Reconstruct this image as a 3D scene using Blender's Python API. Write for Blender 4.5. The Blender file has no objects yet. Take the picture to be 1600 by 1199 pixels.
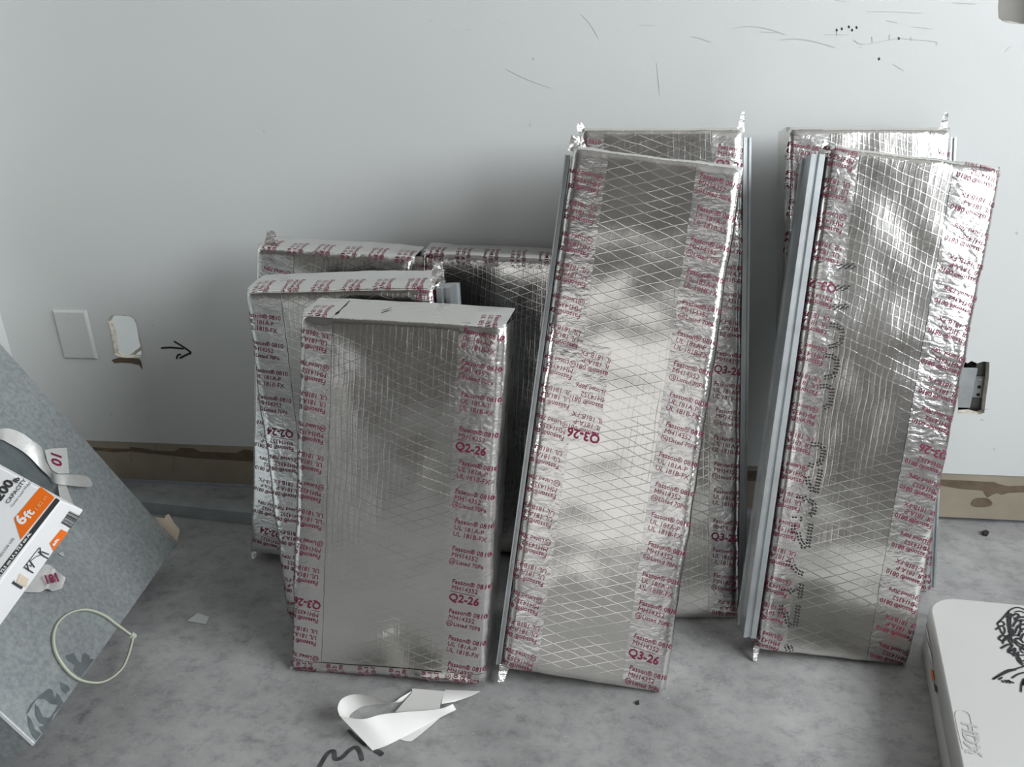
import bpy, bmesh, math, random
from mathutils import Vector, Matrix, noise
from mathutils.geometry import tessellate_polygon
random.seed(7)
scene = bpy.context.scene
COL = scene.collection
R = math.radians

# ------------------------------------------------------------------ camera
FPX = 1202.0
CAM_O = Vector((0.0, -1.4685, 0.8486))
PITCH, ROLL, YAW = 0.36607, -0.03406, -0.16127
def cam_basis():
    f = Vector((math.sin(YAW)*math.cos(PITCH), math.cos(YAW)*math.cos(PITCH), -math.sin(PITCH)))
    r = Vector((math.cos(YAW), -math.sin(YAW), 0)); u = r.cross(f)
    c, s = math.cos(ROLL), math.sin(ROLL)
    return c*r+s*u, -s*r+c*u, f
CR, CU, CF = cam_basis()
cd = bpy.data.cameras.new('camera'); cam = bpy.data.objects.new('camera', cd); COL.objects.link(cam)
cd.sensor_fit = 'HORIZONTAL'; cd.sensor_width = 36.0; cd.lens = FPX/1600*36.0
cd.clip_start = 0.02
m = Matrix((CR, CU, -CF)).transposed().to_4x4(); m.translation = CAM_O
cam.matrix_world = m
scene.camera = cam
# ------------------------------------------------------------------ light
scene.view_settings.view_transform = 'Standard'; scene.view_settings.look = 'None'
scene.view_settings.gamma = 1.0; scene.view_settings.use_curve_mapping = False
scene.view_settings.exposure = 0.0
w = bpy.data.worlds.new('world'); scene.world = w; w.use_nodes = True
w.node_tree.nodes['Background'].inputs[0].default_value = (0.75, 0.85, 1.0, 1)
w.node_tree.nodes['Background'].inputs[1].default_value = 0.35
def area(name, loc, target, sx, sy, power, color):
    l = bpy.data.lights.new(name, 'AREA'); l.shape = 'RECTANGLE'; l.size = sx; l.size_y = sy
    l.energy = power; l.color = color
    o = bpy.data.objects.new(name, l); COL.objects.link(o); o.location = loc
    o.rotation_euler = (Vector(target)-Vector(loc)).to_track_quat('-Z', 'Y').to_euler()
    return o
# daylight through the right wall window; unseen rear light added as fill
area('daylight_side_window', (2.28, -1.62, 1.70), (0.0, -1.62, 1.70), 2.0, 1.5, 136, (0.93, 0.97, 1.0))
area('rear_fill_light', (0.25, -6.42, 1.45), (0.25, 0.0, 1.45), 3.6, 2.3, 18, (1.0, 0.95, 0.88))

# ------------------------------------------------------------------ pixel helpers (1600 x 1199)
def ray(x, y): return CF + CR*((x-800)/FPX) - CU*((y-599.5)/FPX)
def on_plane(x, y, A, N):
    d = ray(x, y); return CAM_O + d*((A-CAM_O).dot(N)/d.dot(N))
def floor_pt(x, y, z=0.0): return on_plane(x, y, Vector((0, 0, z)), Vector((0, 0, 1)))
def wall_pt(x, y, Y=0.0): return on_plane(x, y, Vector((0, Y, 0)), Vector((0, 1, 0)))

# ------------------------------------------------------------------ mesh helpers
def link(name, mesh, mat=None, parent=None):
    o = bpy.data.objects.new(name, mesh); COL.objects.link(o)
    if mat: mesh.materials.append(mat)
    if parent:
        o.parent = parent
        o.location = -parent_world(parent)          # vertices stay in world metres
    return o
def parent_world(p):
    v = Vector(p.location)
    while p.parent: p = p.parent; v = v + Vector(p.location)
    return v
def mesh_from(name, verts, faces, smooth=False, uvs=None):
    me = bpy.data.meshes.new(name); me.from_pydata([tuple(v) for v in verts], [], faces)
    if uvs:
        ul = me.uv_layers.new(name='UVMap')
        for lp in me.loops: ul.data[lp.index].uv = uvs[lp.vertex_index]
    if smooth:
        me.polygons.foreach_set('use_smooth', [True]*len(me.polygons))
    me.update(); return me
def thing(name, label, cat, loc, group=None):
    o = bpy.data.objects.new(name, None); COL.objects.link(o); o.location = loc; o.empty_display_size = 0.05
    o['label'] = label; o['category'] = cat
    if group: o['group'] = group
    return o
def tag(o, label, cat, group=None):
    o['label'] = label; o['category'] = cat
    if group: o['group'] = group
    return o
def struct(o): o['kind'] = 'structure'; return o
def box_geo(a, b, V=None, Fc=None):
    V = [] if V is None else V; Fc = [] if Fc is None else Fc
    n = len(V); x0, y0, z0 = a; x1, y1, z1 = b
    V += [Vector(p) for p in ((x0,y0,z0),(x1,y0,z0),(x1,y1,z0),(x0,y1,z0),(x0,y0,z1),(x1,y0,z1),(x1,y1,z1),(x0,y1,z1))]
    Fc += [[n+i for i in f] for f in ((0,3,2,1),(4,5,6,7),(0,1,5,4),(1,2,6,5),(2,3,7,6),(3,0,4,7))]
    return V, Fc
def oriented_box(o, ax, ay, az, V=None, Fc=None):
    """box from corner o with three edge vectors"""
    V = [] if V is None else V; Fc = [] if Fc is None else Fc
    n = len(V)
    V += [o, o+ax, o+ax+ay, o+ay, o+az, o+ax+az, o+ax+ay+az, o+ay+az]
    fl = ((0,3,2,1),(4,5,6,7),(0,1,5,4),(1,2,6,5),(2,3,7,6),(3,0,4,7))
    if ax.cross(ay).dot(az) < 0: fl = [tuple(reversed(f)) for f in fl]
    Fc += [[n+i for i in f] for f in fl]
    return V, Fc
def bevel(me, width, seg=2):
    bm = bmesh.new(); bm.from_mesh(me)
    bmesh.ops.bevel(bm, geom=list(bm.edges), offset=width, segments=seg, affect='EDGES', profile=0.5)
    bm.to_mesh(me); bm.free(); return me
def ribbon(pts, normal, width, V, Fc, lift=0.0006, taper=True):
    """flat stroke along pts lying on a plane with given normal"""
    n0 = len(V); k = len(pts)
    for i, p in enumerate(pts):
        t = (pts[min(i+1, k-1)]-pts[max(i-1, 0)])
        if t.length < 1e-9: t = Vector((1, 0, 0))
        s = normal.cross(t).normalized()
        ww = width*(0.55 if taper and (i == 0 or i == k-1) else 1.0)/2
        V += [p+s*ww+normal*lift, p-s*ww+normal*lift]
    for i in range(k-1): Fc.append([n0+2*i, n0+2*i+1, n0+2*i+3, n0+2*i+2])
def ridge(pts, normal, width, high, V, Fc):
    """low raised bead along pts"""
    n0 = len(V); k = len(pts)
    for i, p in enumerate(pts):
        s = normal.cross(pts[min(i+1, k-1)]-pts[max(i-1, 0)]).normalized()*width/2
        V += [p+s-normal*0.0003, p+s*0.4+normal*high, p-s*0.4+normal*high, p-s-normal*0.0003]
    for i in range(k-1):
        for j in range(3): Fc.append([n0+4*i+j, n0+4*i+j+1, n0+4*i+j+5, n0+4*i+j+4])
def smooth_line(pts, n=6):
    out = []
    for i in range(len(pts)-1):
        p0 = pts[max(i-1, 0)]; p1 = pts[i]; p2 = pts[i+1]; p3 = pts[min(i+2, len(pts)-1)]
        for j in range(n):
            t = j/n
            out.append(0.5*((2*p1)+(p2-p0)*t+(2*p0-5*p1+4*p2-p3)*t*t+(3*p1-p0-3*p2+p3)*t**3))
    out.append(pts[-1]); return out
def poly_patch(pts, normal, lift, thick, V, Fc):
    """a thin polygon plate"""
    n0 = len(V); k = len(pts)
    V += [p+normal*lift for p in pts]
    tris = tessellate_polygon([[p for p in pts]])
    for t in tris:
        a, b, c = (V[n0+i] for i in t)
        f = [n0+i for i in t]
        if (b-a).cross(c-a).dot(normal) < 0: f.reverse()
        Fc.append(f)
    if thick:
        V += [p+normal*(lift-thick) for p in pts]
        for i in range(k): j = (i+1) % k; Fc.append([n0+i, n0+j, n0+k+j, n0+k+i])
def strip(pairs, V, Fc, sub=5):
    """smooth strip through pairs of edge points"""
    L = smooth_line([p[0] for p in pairs], sub); Rr = smooth_line([p[1] for p in pairs], sub)
    n0 = len(V)
    for a, b in zip(L, Rr): V += [a, (a+b)/2, b]
    for i in range(len(L)-1):
        for j in range(2): Fc.append([n0+3*i+j, n0+3*i+j+1, n0+3*i+j+4, n0+3*i+j+3])

# ------------------------------------------------------------------ materials
def nd(nt, t, **kw):
    n = nt.nodes.new(t)
    for k, v in kw.items(): setattr(n, k, v)
    return n
def new_mat(name, color=(0.8, 0.8, 0.8), rough=0.5, metal=0.0, **kw):
    mt = bpy.data.materials.new(name); mt.use_nodes = True
    b = mt.node_tree.nodes['Principled BSDF']
    b.inputs['Base Color'].default_value = (*color, 1); b.inputs['Roughness'].default_value = rough
    b.inputs['Metallic'].default_value = metal
    for k, v in kw.items(): b.inputs[k].default_value = v
    return mt, mt.node_tree, b
def noise_node(nt, coord, scale, detail=4, rough=0.55, mapping=None, dist=0.0):
    if mapping:
        mp = nd(nt, 'ShaderNodeMapping'); mp.inputs['Scale'].default_value = mapping
        nt.links.new(coord, mp.inputs['Vector']); coord = mp.outputs['Vector']
    n = nd(nt, 'ShaderNodeTexNoise'); n.inputs['Scale'].default_value = scale
    n.inputs['Detail'].default_value = detail; n.inputs['Roughness'].default_value = rough
    n.inputs['Distortion'].default_value = dist
    nt.links.new(coord, n.inputs['Vector']); return n
def ramp(nt, fac, stops):
    r = nd(nt, 'ShaderNodeValToRGB'); e = r.color_ramp.elements
    while len(e) < len(stops): e.new(0.5)
    for el, (p, c) in zip(e, stops): el.position = p; el.color = (*c, 1)
    nt.links.new(fac, r.inputs['Fac']); return r
def mathn(nt, op, a, b=None, c=None):
    n = nd(nt, 'ShaderNodeMath', operation=op)
    for i, v in enumerate((a, b, c)):
        if v is None: continue
        if isinstance(v, (int, float)): n.inputs[i].default_value = v
        else: nt.links.new(v, n.inputs[i])
    return n.outputs[0]
def bump(nt, b, height, strength, distance=0.01, normal=None):
    n = nd(nt, 'ShaderNodeBump'); n.inputs['Strength'].default_value = strength; n.inputs['Distance'].default_value = distance
    nt.links.new(height, n.inputs['Height'])
    if normal: nt.links.new(normal, n.inputs['Normal'])
    if b: nt.links.new(n.outputs[0], b.inputs['Normal'])
    return n.outputs[0]
def simple(name, color, rough=0.5, metal=0.0, nscale=None, namp=0.1, bscale=None, bstr=0.1):
    mt, nt, b = new_mat(name, color, rough, metal)
    tc = nd(nt, 'ShaderNodeTexCoord')
    if nscale:
        n = noise_node(nt, tc.outputs['Object'], nscale)
        lo = tuple(c*(1-namp) for c in color); hi = tuple(min(1, c*(1+namp)) for c in color)
        r = ramp(nt, n.outputs['Fac'], [(0.3, lo), (0.7, hi)]); nt.links.new(r.outputs[0], b.inputs['Base Color'])
    if bscale:
        n = noise_node(nt, tc.outputs['Object'], bscale); bump(nt, b, n.outputs['Fac'], bstr, 0.002)
    return mt
M = {}
M['wall'] = simple('wall_paint', (0.72, 0.735, 0.72), 0.62, 0, 1.3, 0.03, 180, 0.06)
M['ceiling'] = simple('low_bounce_ceiling', (0.22, 0.21, 0.20), 0.8, 0, 2, 0.03)  # kept dark to cut ambient bounce in the unseen room
M['dim_wall'] = simple('low_bounce_grey_wall', (0.30, 0.29, 0.275), 0.85, 0, 3, 0.08)  # dark grey to lessen bounce off unseen walls; also lines one cavity
M['bare'] = simple('bare_drywall_paper', (0.36, 0.315, 0.24), 0.85, 0, 9, 0.12, 120, 0.1)
M['torn'] = simple('torn_brown_paper', (0.165, 0.125, 0.085), 0.95, 0, 40, 0.2, 300, 0.2)
M['gypsum'] = simple('gypsum_core', (0.62, 0.58, 0.50), 0.9, 0, 90, 0.3, 200, 0.4)
M['cavity'] = simple('dark_wall_cavity', (0.10, 0.095, 0.085), 0.9, 0, 12, 0.2)
M['galv'] = simple('galvanized_steel', (0.52, 0.55, 0.56), 0.42, 0.85, 25, 0.12, 90, 0.05)
M['galv_dark'] = simple('zinc_box_steel', (0.24, 0.24, 0.235), 0.5, 0.7, 30, 0.15)
M['liner'] = simple('black_duct_liner', (0.02, 0.021, 0.023), 0.75, 0, 60, 0.3, 300, 0.3)
M['ink'] = simple('magenta_tape_ink', (0.20, 0.012, 0.055), 0.5, 0.0)
M['black_ink'] = simple('black_marker_ink', (0.012, 0.012, 0.014), 0.55, 0)
M['floor_ink'] = simple('worn_marker_ink', (0.055, 0.055, 0.058), 0.8, 0, 60, 0.5)
M['scuff'] = simple('grey_scuff', (0.62, 0.63, 0.62), 0.8, 0)
M['plastic'] = simple('white_blow_moulded_plastic', (0.55, 0.545, 0.525), 0.42, 0, 3, 0.02, 700, 0.05)
M['plate'] = simple('white_cover_plastic', (0.68, 0.69, 0.67), 0.35, 0)
M['liner_paper'] = simple('white_release_paper', (0.80, 0.79, 0.76), 0.55, 0, 14, 0.02)
M['card'] = simple('white_carton', (0.84, 0.84, 0.84), 0.45, 0, 5, 0.015)
M['card_edge'] = simple('carton_dark_print', (0.045, 0.044, 0.044), 0.5, 0)
M['orange'] = simple('orange_print', (0.86, 0.17, 0.012), 0.45, 0)
M['beige'] = simple('beige_print', (0.72, 0.60, 0.47), 0.5, 0)
M['white_print'] = simple('white_print', (0.85, 0.85, 0.84), 0.5, 0)
M['pale_orange_print'] = simple('pale_orange_print', (0.90, 0.36, 0.12), 0.5, 0)
M['nylon'] = simple('cream_nylon', (0.52, 0.53, 0.42), 0.38, 0)
M['nylon'].node_tree.nodes['Principled BSDF'].inputs['Subsurface Weight'].default_value = 0.1
M['stain_and_shade'] = simple('wet_smear_and_opening_shade', (0.13, 0.15, 0.155), 0.55, 0.3, 50, 0.2)  # wet smears, and the painted shade inside the round opening
M['scrap'] = simple('grey_scrap_paper', (0.50, 0.51, 0.49), 0.8, 0)
M['debris'] = simple('dark_debris', (0.03, 0.03, 0.03), 0.9, 0)
M['tape_satin'] = simple('satin_aluminium_tape', (0.66, 0.655, 0.63), 0.48, 0.55, 40, 0.08, 60, 0.35)
M['steel'] = simple('bright_screw_steel', (0.7, 0.7, 0.7), 0.3, 1.0)
M['emboss'] = simple('plastic_emboss', (0.44, 0.435, 0.42), 0.4, 0)
M['frame'] = simple('window_frame_paint', (0.7, 0.7, 0.7), 0.5, 0)
# floor concrete
def concrete():
    mt, nt, b = new_mat('concrete_floor', (0.3, 0.3, 0.3), 0.6)
    tc = nd(nt, 'ShaderNodeTexCoord'); co = tc.outputs['Object']
    n1 = noise_node(nt, co, 4.5, 8, 0.68, None, 0.0)
    n2 = noise_node(nt, co, 30, 10, 0.75, (1.0, 1.3, 1.0), 0.15)
    n3 = noise_node(nt, co, 240, 2, 0.5)
    c1 = ramp(nt, n1.outputs['Fac'], [(0.30, (0.225, 0.222, 0.220)), (0.48, (0.31, 0.306, 0.303)), (0.70, (0.42, 0.415, 0.41))])
    c2 = ramp(nt, n2.outputs['Fac'], [(0.30, (0.62, 0.62, 0.62)), (0.50, (1, 1, 1)), (0.75, (1.13, 1.13, 1.12))])
    mx = nd(nt, 'ShaderNodeMix', data_type='RGBA', blend_type='MULTIPLY'); mx.inputs[0].default_value = 1
    nt.links.new(c1.outputs[0], mx.inputs[6]); nt.links.new(c2.outputs[0], mx.inputs[7])
    n4 = noise_node(nt, co, 9, 9, 0.8, (1.0, 0.8, 1.0), 0.4)
    c4 = ramp(nt, n4.outputs['Fac'], [(0.30, (0.55, 0.55, 0.55)), (0.42, (1, 1, 1)), (0.60, (1, 1, 1)), (0.72, (1.2, 1.2, 1.2))])
    m4 = nd(nt, 'ShaderNodeMix', data_type='RGBA', blend_type='MULTIPLY'); m4.inputs[0].default_value = 1
    nt.links.new(mx.outputs[2], m4.inputs[6]); nt.links.new(c4.outputs[0], m4.inputs[7]); mx = m4
    # white dust speckles
    sp = ramp(nt, n3.outputs['Fac'], [(0.70, (0, 0, 0)), (0.76, (1, 1, 1))])
    m2 = nd(nt, 'ShaderNodeMix', data_type='RGBA'); nt.links.new(sp.outputs[0], m2.inputs[0])
    nt.links.new(mx.outputs[2], m2.inputs[6]); m2.inputs[7].default_value = (0.55, 0.55, 0.54, 1)
    nt.links.new(m2.outputs[2], b.inputs['Base Color'])
    rr = nd(nt, 'ShaderNodeMapRange'); rr.inputs['To Min'].default_value = 0.42; rr.inputs['To Max'].default_value = 0.75
    nt.links.new(n1.outputs['Fac'], rr.inputs['Value']); nt.links.new(rr.outputs[0], b.inputs['Roughness'])
    bump(nt, b, n2.outputs['Fac'], 0.12, 0.004)
    return mt
M['concrete'] = concrete()
# foil-scrim-kraft facing: UV in metres, threads as fine relief
def foil(name, seed):
    mt, nt, b = new_mat(name, (0.77, 0.755, 0.72), 0.27, 1.0)
    tc = nd(nt, 'ShaderNodeTexCoord'); uv = tc.outputs['UV']
    wob = noise_node(nt, uv, 14, 2, 0.5)
    sep = nd(nt, 'ShaderNodeSeparateXYZ'); nt.links.new(uv, sep.inputs[0])
    wv = mathn(nt, 'MULTIPLY', mathn(nt, 'SUBTRACT', wob.outputs['Fac'], 0.5), 0.010)
    U = mathn(nt, 'ADD', sep.outputs[0], wv); Vv = mathn(nt, 'ADD', sep.outputs[1], wv)
    def thread(val, pitch, width):
        f = mathn(nt, 'FRACT', mathn(nt, 'ADD', mathn(nt, 'DIVIDE', val, pitch), 100.0))
        dd = mathn(nt, 'ABSOLUTE', mathn(nt, 'SUBTRACT', f, 0.5))
        return mathn(nt, 'SUBTRACT', 1.0, mathn(nt, 'SMOOTH_MIN', mathn(nt, 'DIVIDE', dd, width), 1.0, 0.3))
    t1 = thread(U, 0.0085, 0.16)
    t2 = thread(mathn(nt, 'ADD', Vv, mathn(nt, 'MULTIPLY', U, 0.36)), 0.0150, 0.06)
    t3 = thread(mathn(nt, 'SUBTRACT', Vv, mathn(nt, 'MULTIPLY', U, 0.36)), 0.0150, 0.06)
    fade = noise_node(nt, uv, 5+seed, 3, 0.5)
    t23 = mathn(nt, 'MULTIPLY', mathn(nt, 'MAXIMUM', t2, t3), mathn(nt, 'MULTIPLY', fade.outputs['Fac'], 1.25))
    hgt = mathn(nt, 'ADD', mathn(nt, 'MULTIPLY', t1, 0.5), t23)
    nb = bump(nt, None, hgt, 0.21, 0.0006)
    cr = noise_node(nt, uv, 1.0, 5, 0.65, (150, 26, 1), 0.6)
    nb = bump(nt, None, cr.outputs['Fac'], 0.12, 0.0016, nb)
    lo = noise_node(nt, uv, 9, 3, 0.5, (1.6, 0.9, 1))
    bump(nt, b, lo.outputs['Fac'], 0.13, 0.010, nb)
    rr = nd(nt, 'ShaderNodeMapRange'); rr.inputs['To Min'].default_value = 0.15; rr.inputs['To Max'].default_value = 0.23
    nt.links.new(lo.outputs['Fac'], rr.inputs['Value']); nt.links.new(rr.outputs[0], b.inputs['Roughness'])
    return mt
M['foil'] = foil('foil_scrim_facing', 0)
def tape_mat(name, wr):
    mt, nt, b = new_mat(name, (0.79, 0.78, 0.76), 0.22, 1.0)
    tc = nd(nt, 'ShaderNodeTexCoord'); uv = tc.outputs['UV']
    n1 = noise_node(nt, uv, 60, 4, 0.6, (1.0, 2.2, 1), 1.2)
    v = nd(nt, 'ShaderNodeTexVoronoi', feature='DISTANCE_TO_EDGE'); v.inputs['Scale'].default_value = 55
    mp = nd(nt, 'ShaderNodeMapping'); mp.inputs['Scale'].default_value = (1, 1.5, 1)
    nn = noise_node(nt, uv, 30, 2)
    add = nd(nt, 'ShaderNodeVectorMath', operation='ADD'); sc = nd(nt, 'ShaderNodeVectorMath', operation='SCALE'); sc.inputs['Scale'].default_value = 0.03
    nt.links.new(nn.outputs['Color'], sc.inputs[0]); nt.links.new(uv, mp.inputs[0]); nt.links.new(mp.outputs[0], add.inputs[0]); nt.links.new(sc.outputs[0], add.inputs[1])
    nt.links.new(add.outputs[0], v.inputs['Vector'])
    nb = bump(nt, None, v.outputs['Distance'], wr*0.7, 0.006)
    bump(nt, b, n1.outputs['Fac'], wr, 0.004, nb)
    return mt
M['tape'] = tape_mat('aluminium_tape', 0.16)
M['tape_crumpled'] = tape_mat('crumpled_aluminium_tape', 0.8)
# galvanised sheet with spangle for the big duct
def spangle():
    mt, nt, b = new_mat('galvanized_duct_sheet', (0.42, 0.45, 0.45), 0.5, 0.55)
    tc = nd(nt, 'ShaderNodeTexCoord'); co = tc.outputs['Object']
    n1 = noise_node(nt, co, 130, 3, 0.6); n2 = noise_node(nt, co, 5, 4, 0.6)
    c = ramp(nt, n1.outputs['Fac'], [(0.35, (0.34, 0.37, 0.375)), (0.65, (0.47, 0.50, 0.50))])
    c2 = ramp(nt, n2.outputs['Fac'], [(0.3, (0.82, 0.83, 0.84)), (0.7, (1.08, 1.08, 1.08))])
    mx = nd(nt, 'ShaderNodeMix', data_type='RGBA', blend_type='MULTIPLY'); mx.inputs[0].default_value = 1
    nt.links.new(c.outputs[0], mx.inputs[6]); nt.links.new(c2.outputs[0], mx.inputs[7])
    nt.links.new(mx.outputs[2], b.inputs['Base Color'])
    return mt
M['duct'] = spangle()

# ------------------------------------------------------------------ lettering (flat glyph meshes)
_txt = {}
def text_geo(s, size=1.0, bold=0.0, res=2, shear=0.0):
    key = (s, size, bold, res)
    if key in _txt: return _txt[key]
    cu = bpy.data.curves.new('glyphs', 'FONT'); cu.body = s; cu.size = size; cu.offset = bold; cu.resolution_u = res
    o = bpy.data.objects.new('glyphs', cu); COL.objects.link(o)
    dg = bpy.context.evaluated_depsgraph_get(); dg.update()
    me = bpy.data.meshes.new_from_object(o.evaluated_get(dg))
    V = [(v.co.x, v.co.y) for v in me.vertices]; Fc = [list(p.vertices) for p in me.polygons]
    bpy.data.objects.remove(o); bpy.data.curves.remove(cu); bpy.data.meshes.remove(me)
    _txt[key] = (V, Fc); return V, Fc
def merge2d(items):
    """items: (geo, dx, dy) -> one 2D geometry"""
    V, Fc = [], []
    for (v, f), dx, dy in items:
        n = len(V); V += [(x+dx, y+dy) for x, y in v]; Fc += [[n+i for i in q] for q in f]
    return V, Fc
def ring_geo(r0, r1, n=18):
    V, Fc = [], []
    for i in range(n):
        a = 2*math.pi*i/n; V += [(r0*math.cos(a), r0*math.sin(a)), (r1*math.cos(a), r1*math.sin(a))]
    for i in range(n):
        j = (i+1) % n; Fc.append([2*i, 2*i+1, 2*j+1, 2*j])
    return V, Fc
def width_of(g): return max(x for x, _ in g[0])-min(x for x, _ in g[0])
def blocks():
    fs = 0.0100
    fas = text_geo('Fasson\u00ae 0810', fs, 0.00008)
    a = merge2d([(fas, 0, 0), (text_geo('UL 181A-P', fs), 0.001, -0.0102), (text_geo('UL 181B-FX', fs), 0.001, -0.0204)])
    ul = merge2d([(ring_geo(0.0040, 0.0048), 0.0045, 0.0035), (text_geo('UL', 0.0055, 0.0001), 0.0017, 0.0016)])
    b = merge2d([(fas, 0, 0), (text_geo('MH14352', fs), 0.001, -0.0100), (ul, 0.0, -0.0208), (text_geo('Listed 70P6', 0.0088, 0.00006), 0.0105, -0.0202)])
    def q(s):
        bar = ([(0, -0.0132), (0.038, -0.0132), (0.038, -0.0138), (0, -0.0138)], [[0, 1, 2, 3]])
        return merge2d([(fas, 0, 0), (text_geo('MH14352', fs), 0.001, -0.0098), (bar, 0, 0), (text_geo(s, 0.0175, 0.0004), 0.0, -0.0285)])
    return a, b, q
BLK_A, BLK_B, BLK_Q = blocks()

# ------------------------------------------------------------------ the setting
ZB = 0.1092           # top of the stripped base strip
XL, XR, YB, ZC = -1.39, 2.20, -6.5, 2.9
YN = Vector((0, -1, 0))
def wall_with_holes(holes):
    """wall_back front face at y=0 with cut-outs and 16 mm reveals"""
    outer = [Vector((XL, 0, ZB)), Vector((XR, 0, ZB)), Vector((XR, 0, ZC)), Vector((XL, 0, ZC))]
    loops = [outer]+holes
    V = [p for lp in loops for p in lp]
    Fc = []
    for t in tessellate_polygon([[Vector((p.x, p.z, 0)) for p in lp] for lp in loops]):
        f = list(t); a, b, c = (V[i] for i in f)
        if (b-a).cross(c-a).dot(YN) < 0: f.reverse()
        Fc.append(f)
    return mesh_from('wall_back', V, Fc)
def Z1(X, Y): return (X/3.998, 330+Y/3.998)
hole_px = [Z1(*p) for p in ((690,655),(745,652),(800,655),(835,668),(848,700),(858,740),(870,800),(880,840),(886,880),(882,912),(830,914),(780,916),(742,906),(716,892),(712,850),(702,800),(694,750),(684,715),(670,688))]
hole_a = [wall_pt(*p) for p in hole_px]
hole_b = [wall_pt(*p) for p in ((1497,560),(1512,568),(1518,564),(1527,568),(1536,565),(1546,566),(1545,590),(1541,618),(1538,645),(1530,648),(1515,645),(1497,646))]
hole_c = [wall_pt(*p) for p in ((1562,-45),(1562,-10),(1560,10),(1561,28),(1569,34),(1580,36),(1600,38),(1640,40),(1640,-45))]
wall = struct(link('wall_back', wall_with_holes([hole_a, hole_b, hole_c]), M['wall']))
def reveal(loop, nm, jag=0.0012):
    V, Fc = [], []; n = len(loop)
    c = sum(loop, Vector())/n
    for p in loop:
        q = p+(c-p).normalized()*random.uniform(0, jag)
        V += [p+Vector((0, -0.0004, 0)), q+Vector((0, 0.004, 0)), q+(c-p).normalized()*random.uniform(0.0005, 0.003)+Vector((0, 0.009, 0)), p+Vector((0, 0.016, 0))]
    for i in range(n):
        j = (i+1) % n
        for k in range(3): Fc.append([4*i+k, 4*j+k, 4*j+k+1, 4*i+k+1])
    return link(nm, mesh_from(nm, V, Fc), M['gypsum'], wall)
reveal(hole_a, 'cut_edge', 0.002); reveal(hole_b, 'cut_edge'); reveal(hole_c, 'cut_edge')
# torn brown paper round the small cut
V, Fc = [], []
poly_patch([wall_pt(*Z1(*p)) for p in ((698,930),(742,915),(800,918),(868,922),(882,940),(892,990),(872,962),(820,950),(760,946),(716,950))], YN, 0.0009, 0.0008, V, Fc)
link('torn_paper', mesh_from('torn_paper', V, Fc), M['torn'], wall)
V, Fc = [], []
for pts in (((682,650),(760,650),(815,655),(840,672),(860,705)), ((668,690),(682,715),(690,750),(700,800),(708,850),(712,888)), ((860,742),(872,800),(886,865),(886,912))):
    ribbon([wall_pt(*Z1(*p)) for p in pts], YN, 0.0022, V, Fc, 0.0008)
link('torn_paper', mesh_from('torn_paper', V, Fc), M['gypsum'], wall)
# bright space of the next room seen through the small cut
V, Fc = [], []
box_geo((-1.36, 0.017, 0.10), (-0.80, 0.60, 0.80), V, Fc)
Fc = [f for f in Fc if f != [0, 1, 5, 4]]
struct(link('wall_beyond', mesh_from('wall_beyond', V, Fc), M['wall']))
area('next_room_lamp', (-1.08, 0.30, 0.78), (-1.08, 0.40, 0.1), 0.3, 0.3, 1.3, (0.92, 0.96, 1.0))
V, Fc = [], []
oriented_box(wall_pt(*Z1(795,912), 0.012), wall_pt(*Z1(880,845), 0.012)-wall_pt(*Z1(795,912), 0.012), Vector((0, 0.012, 0)), Vector((0.004, 0, -0.004)), V, Fc)
tag(link('lath_scrap', mesh_from('lath_scrap', V, Fc), M['gypsum']), 'pale diagonal sliver inside the small open wall cut-out', 'scrap')
# cavities behind the other two cut-outs
for nm, a, b in (('wall_cavity', (0.50, 0.017, 0.12), (0.80, 0.11, 0.50)), ('wall_cavity', (0.50, 0.017, 0.80), (0.80, 0.024, 1.10))):
    V, Fc = box_geo(a, b); Fc = [f for f in Fc if f != [0, 1, 5, 4]]
    struct(link(nm, mesh_from(nm, V, Fc), M['cavity'] if a[2] < 0.5 else M['dim_wall']))
# wall sides, ceiling, floor
def quad(nm, pts, mat): return struct(link(nm, mesh_from(nm, [Vector(p) for p in pts], [[0, 1, 2, 3]]), mat))
YJ = -0.45            # left wall cut short to lessen bounce; grey hall beyond is added, unseen
quad('wall_left', ((XL, 0.0, 0), (XL, YJ, 0), (XL, YJ, ZC), (XL, 0.0, ZC)), M['wall'])
quad('wall_left', ((XL, YJ, 0), (XL-0.12, YJ, 0), (XL-0.12, YJ, ZC), (XL, YJ, ZC)), M['wall'])
quad('wall_added_hall', ((-3.4, YJ, 0), (-3.4, YB, 0), (-3.4, YB, ZC), (-3.4, YJ, ZC)), M['dim_wall'])
quad('wall_added_hall_end', ((XL-0.12, YJ, 0), (-3.4, YJ, 0), (-3.4, YJ, ZC), (XL-0.12, YJ, ZC)), M['dim_wall'])
quad('ceiling', ((-3.4, 0.02, ZC), (-3.4, YB, ZC), (XR, YB, ZC), (XR, 0.02, ZC)), M['ceiling'])
floor = struct(link('floor', mesh_from('floor', [Vector(p) for p in ((-3.42, 0.03, 0), (XR+0.02, 0.03, 0), (XR+0.02, YB, 0), (-3.42, YB, 0))], [[3, 2, 1, 0]][::-1]), M['concrete']))
floor.data.flip_normals() if floor.data.polygons[0].normal.z < 0 else None
def wall_opening(nm, P, u, wv, hv, x0, x1, z0, z1):
    """rect wall at P spanned by u*wv and z*hv with one window opening"""
    up = Vector((0, 0, 1)); xs = [0, x0, x1, wv]; zs = [0, z0, z1, hv]; V = []; Fc = []
    for z in zs:
        for x in xs: V.append(P+u*x+up*z)
    for j in range(3):
        for i in range(3):
            if i == 1 and j == 1: continue
            Fc.append([j*4+i, j*4+i+1, (j+1)*4+i+1, (j+1)*4+i])
    o = struct(link(nm, mesh_from(nm, V, Fc), M['dim_wall']))
    nn = u.cross(up)
    return o, nn
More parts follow.
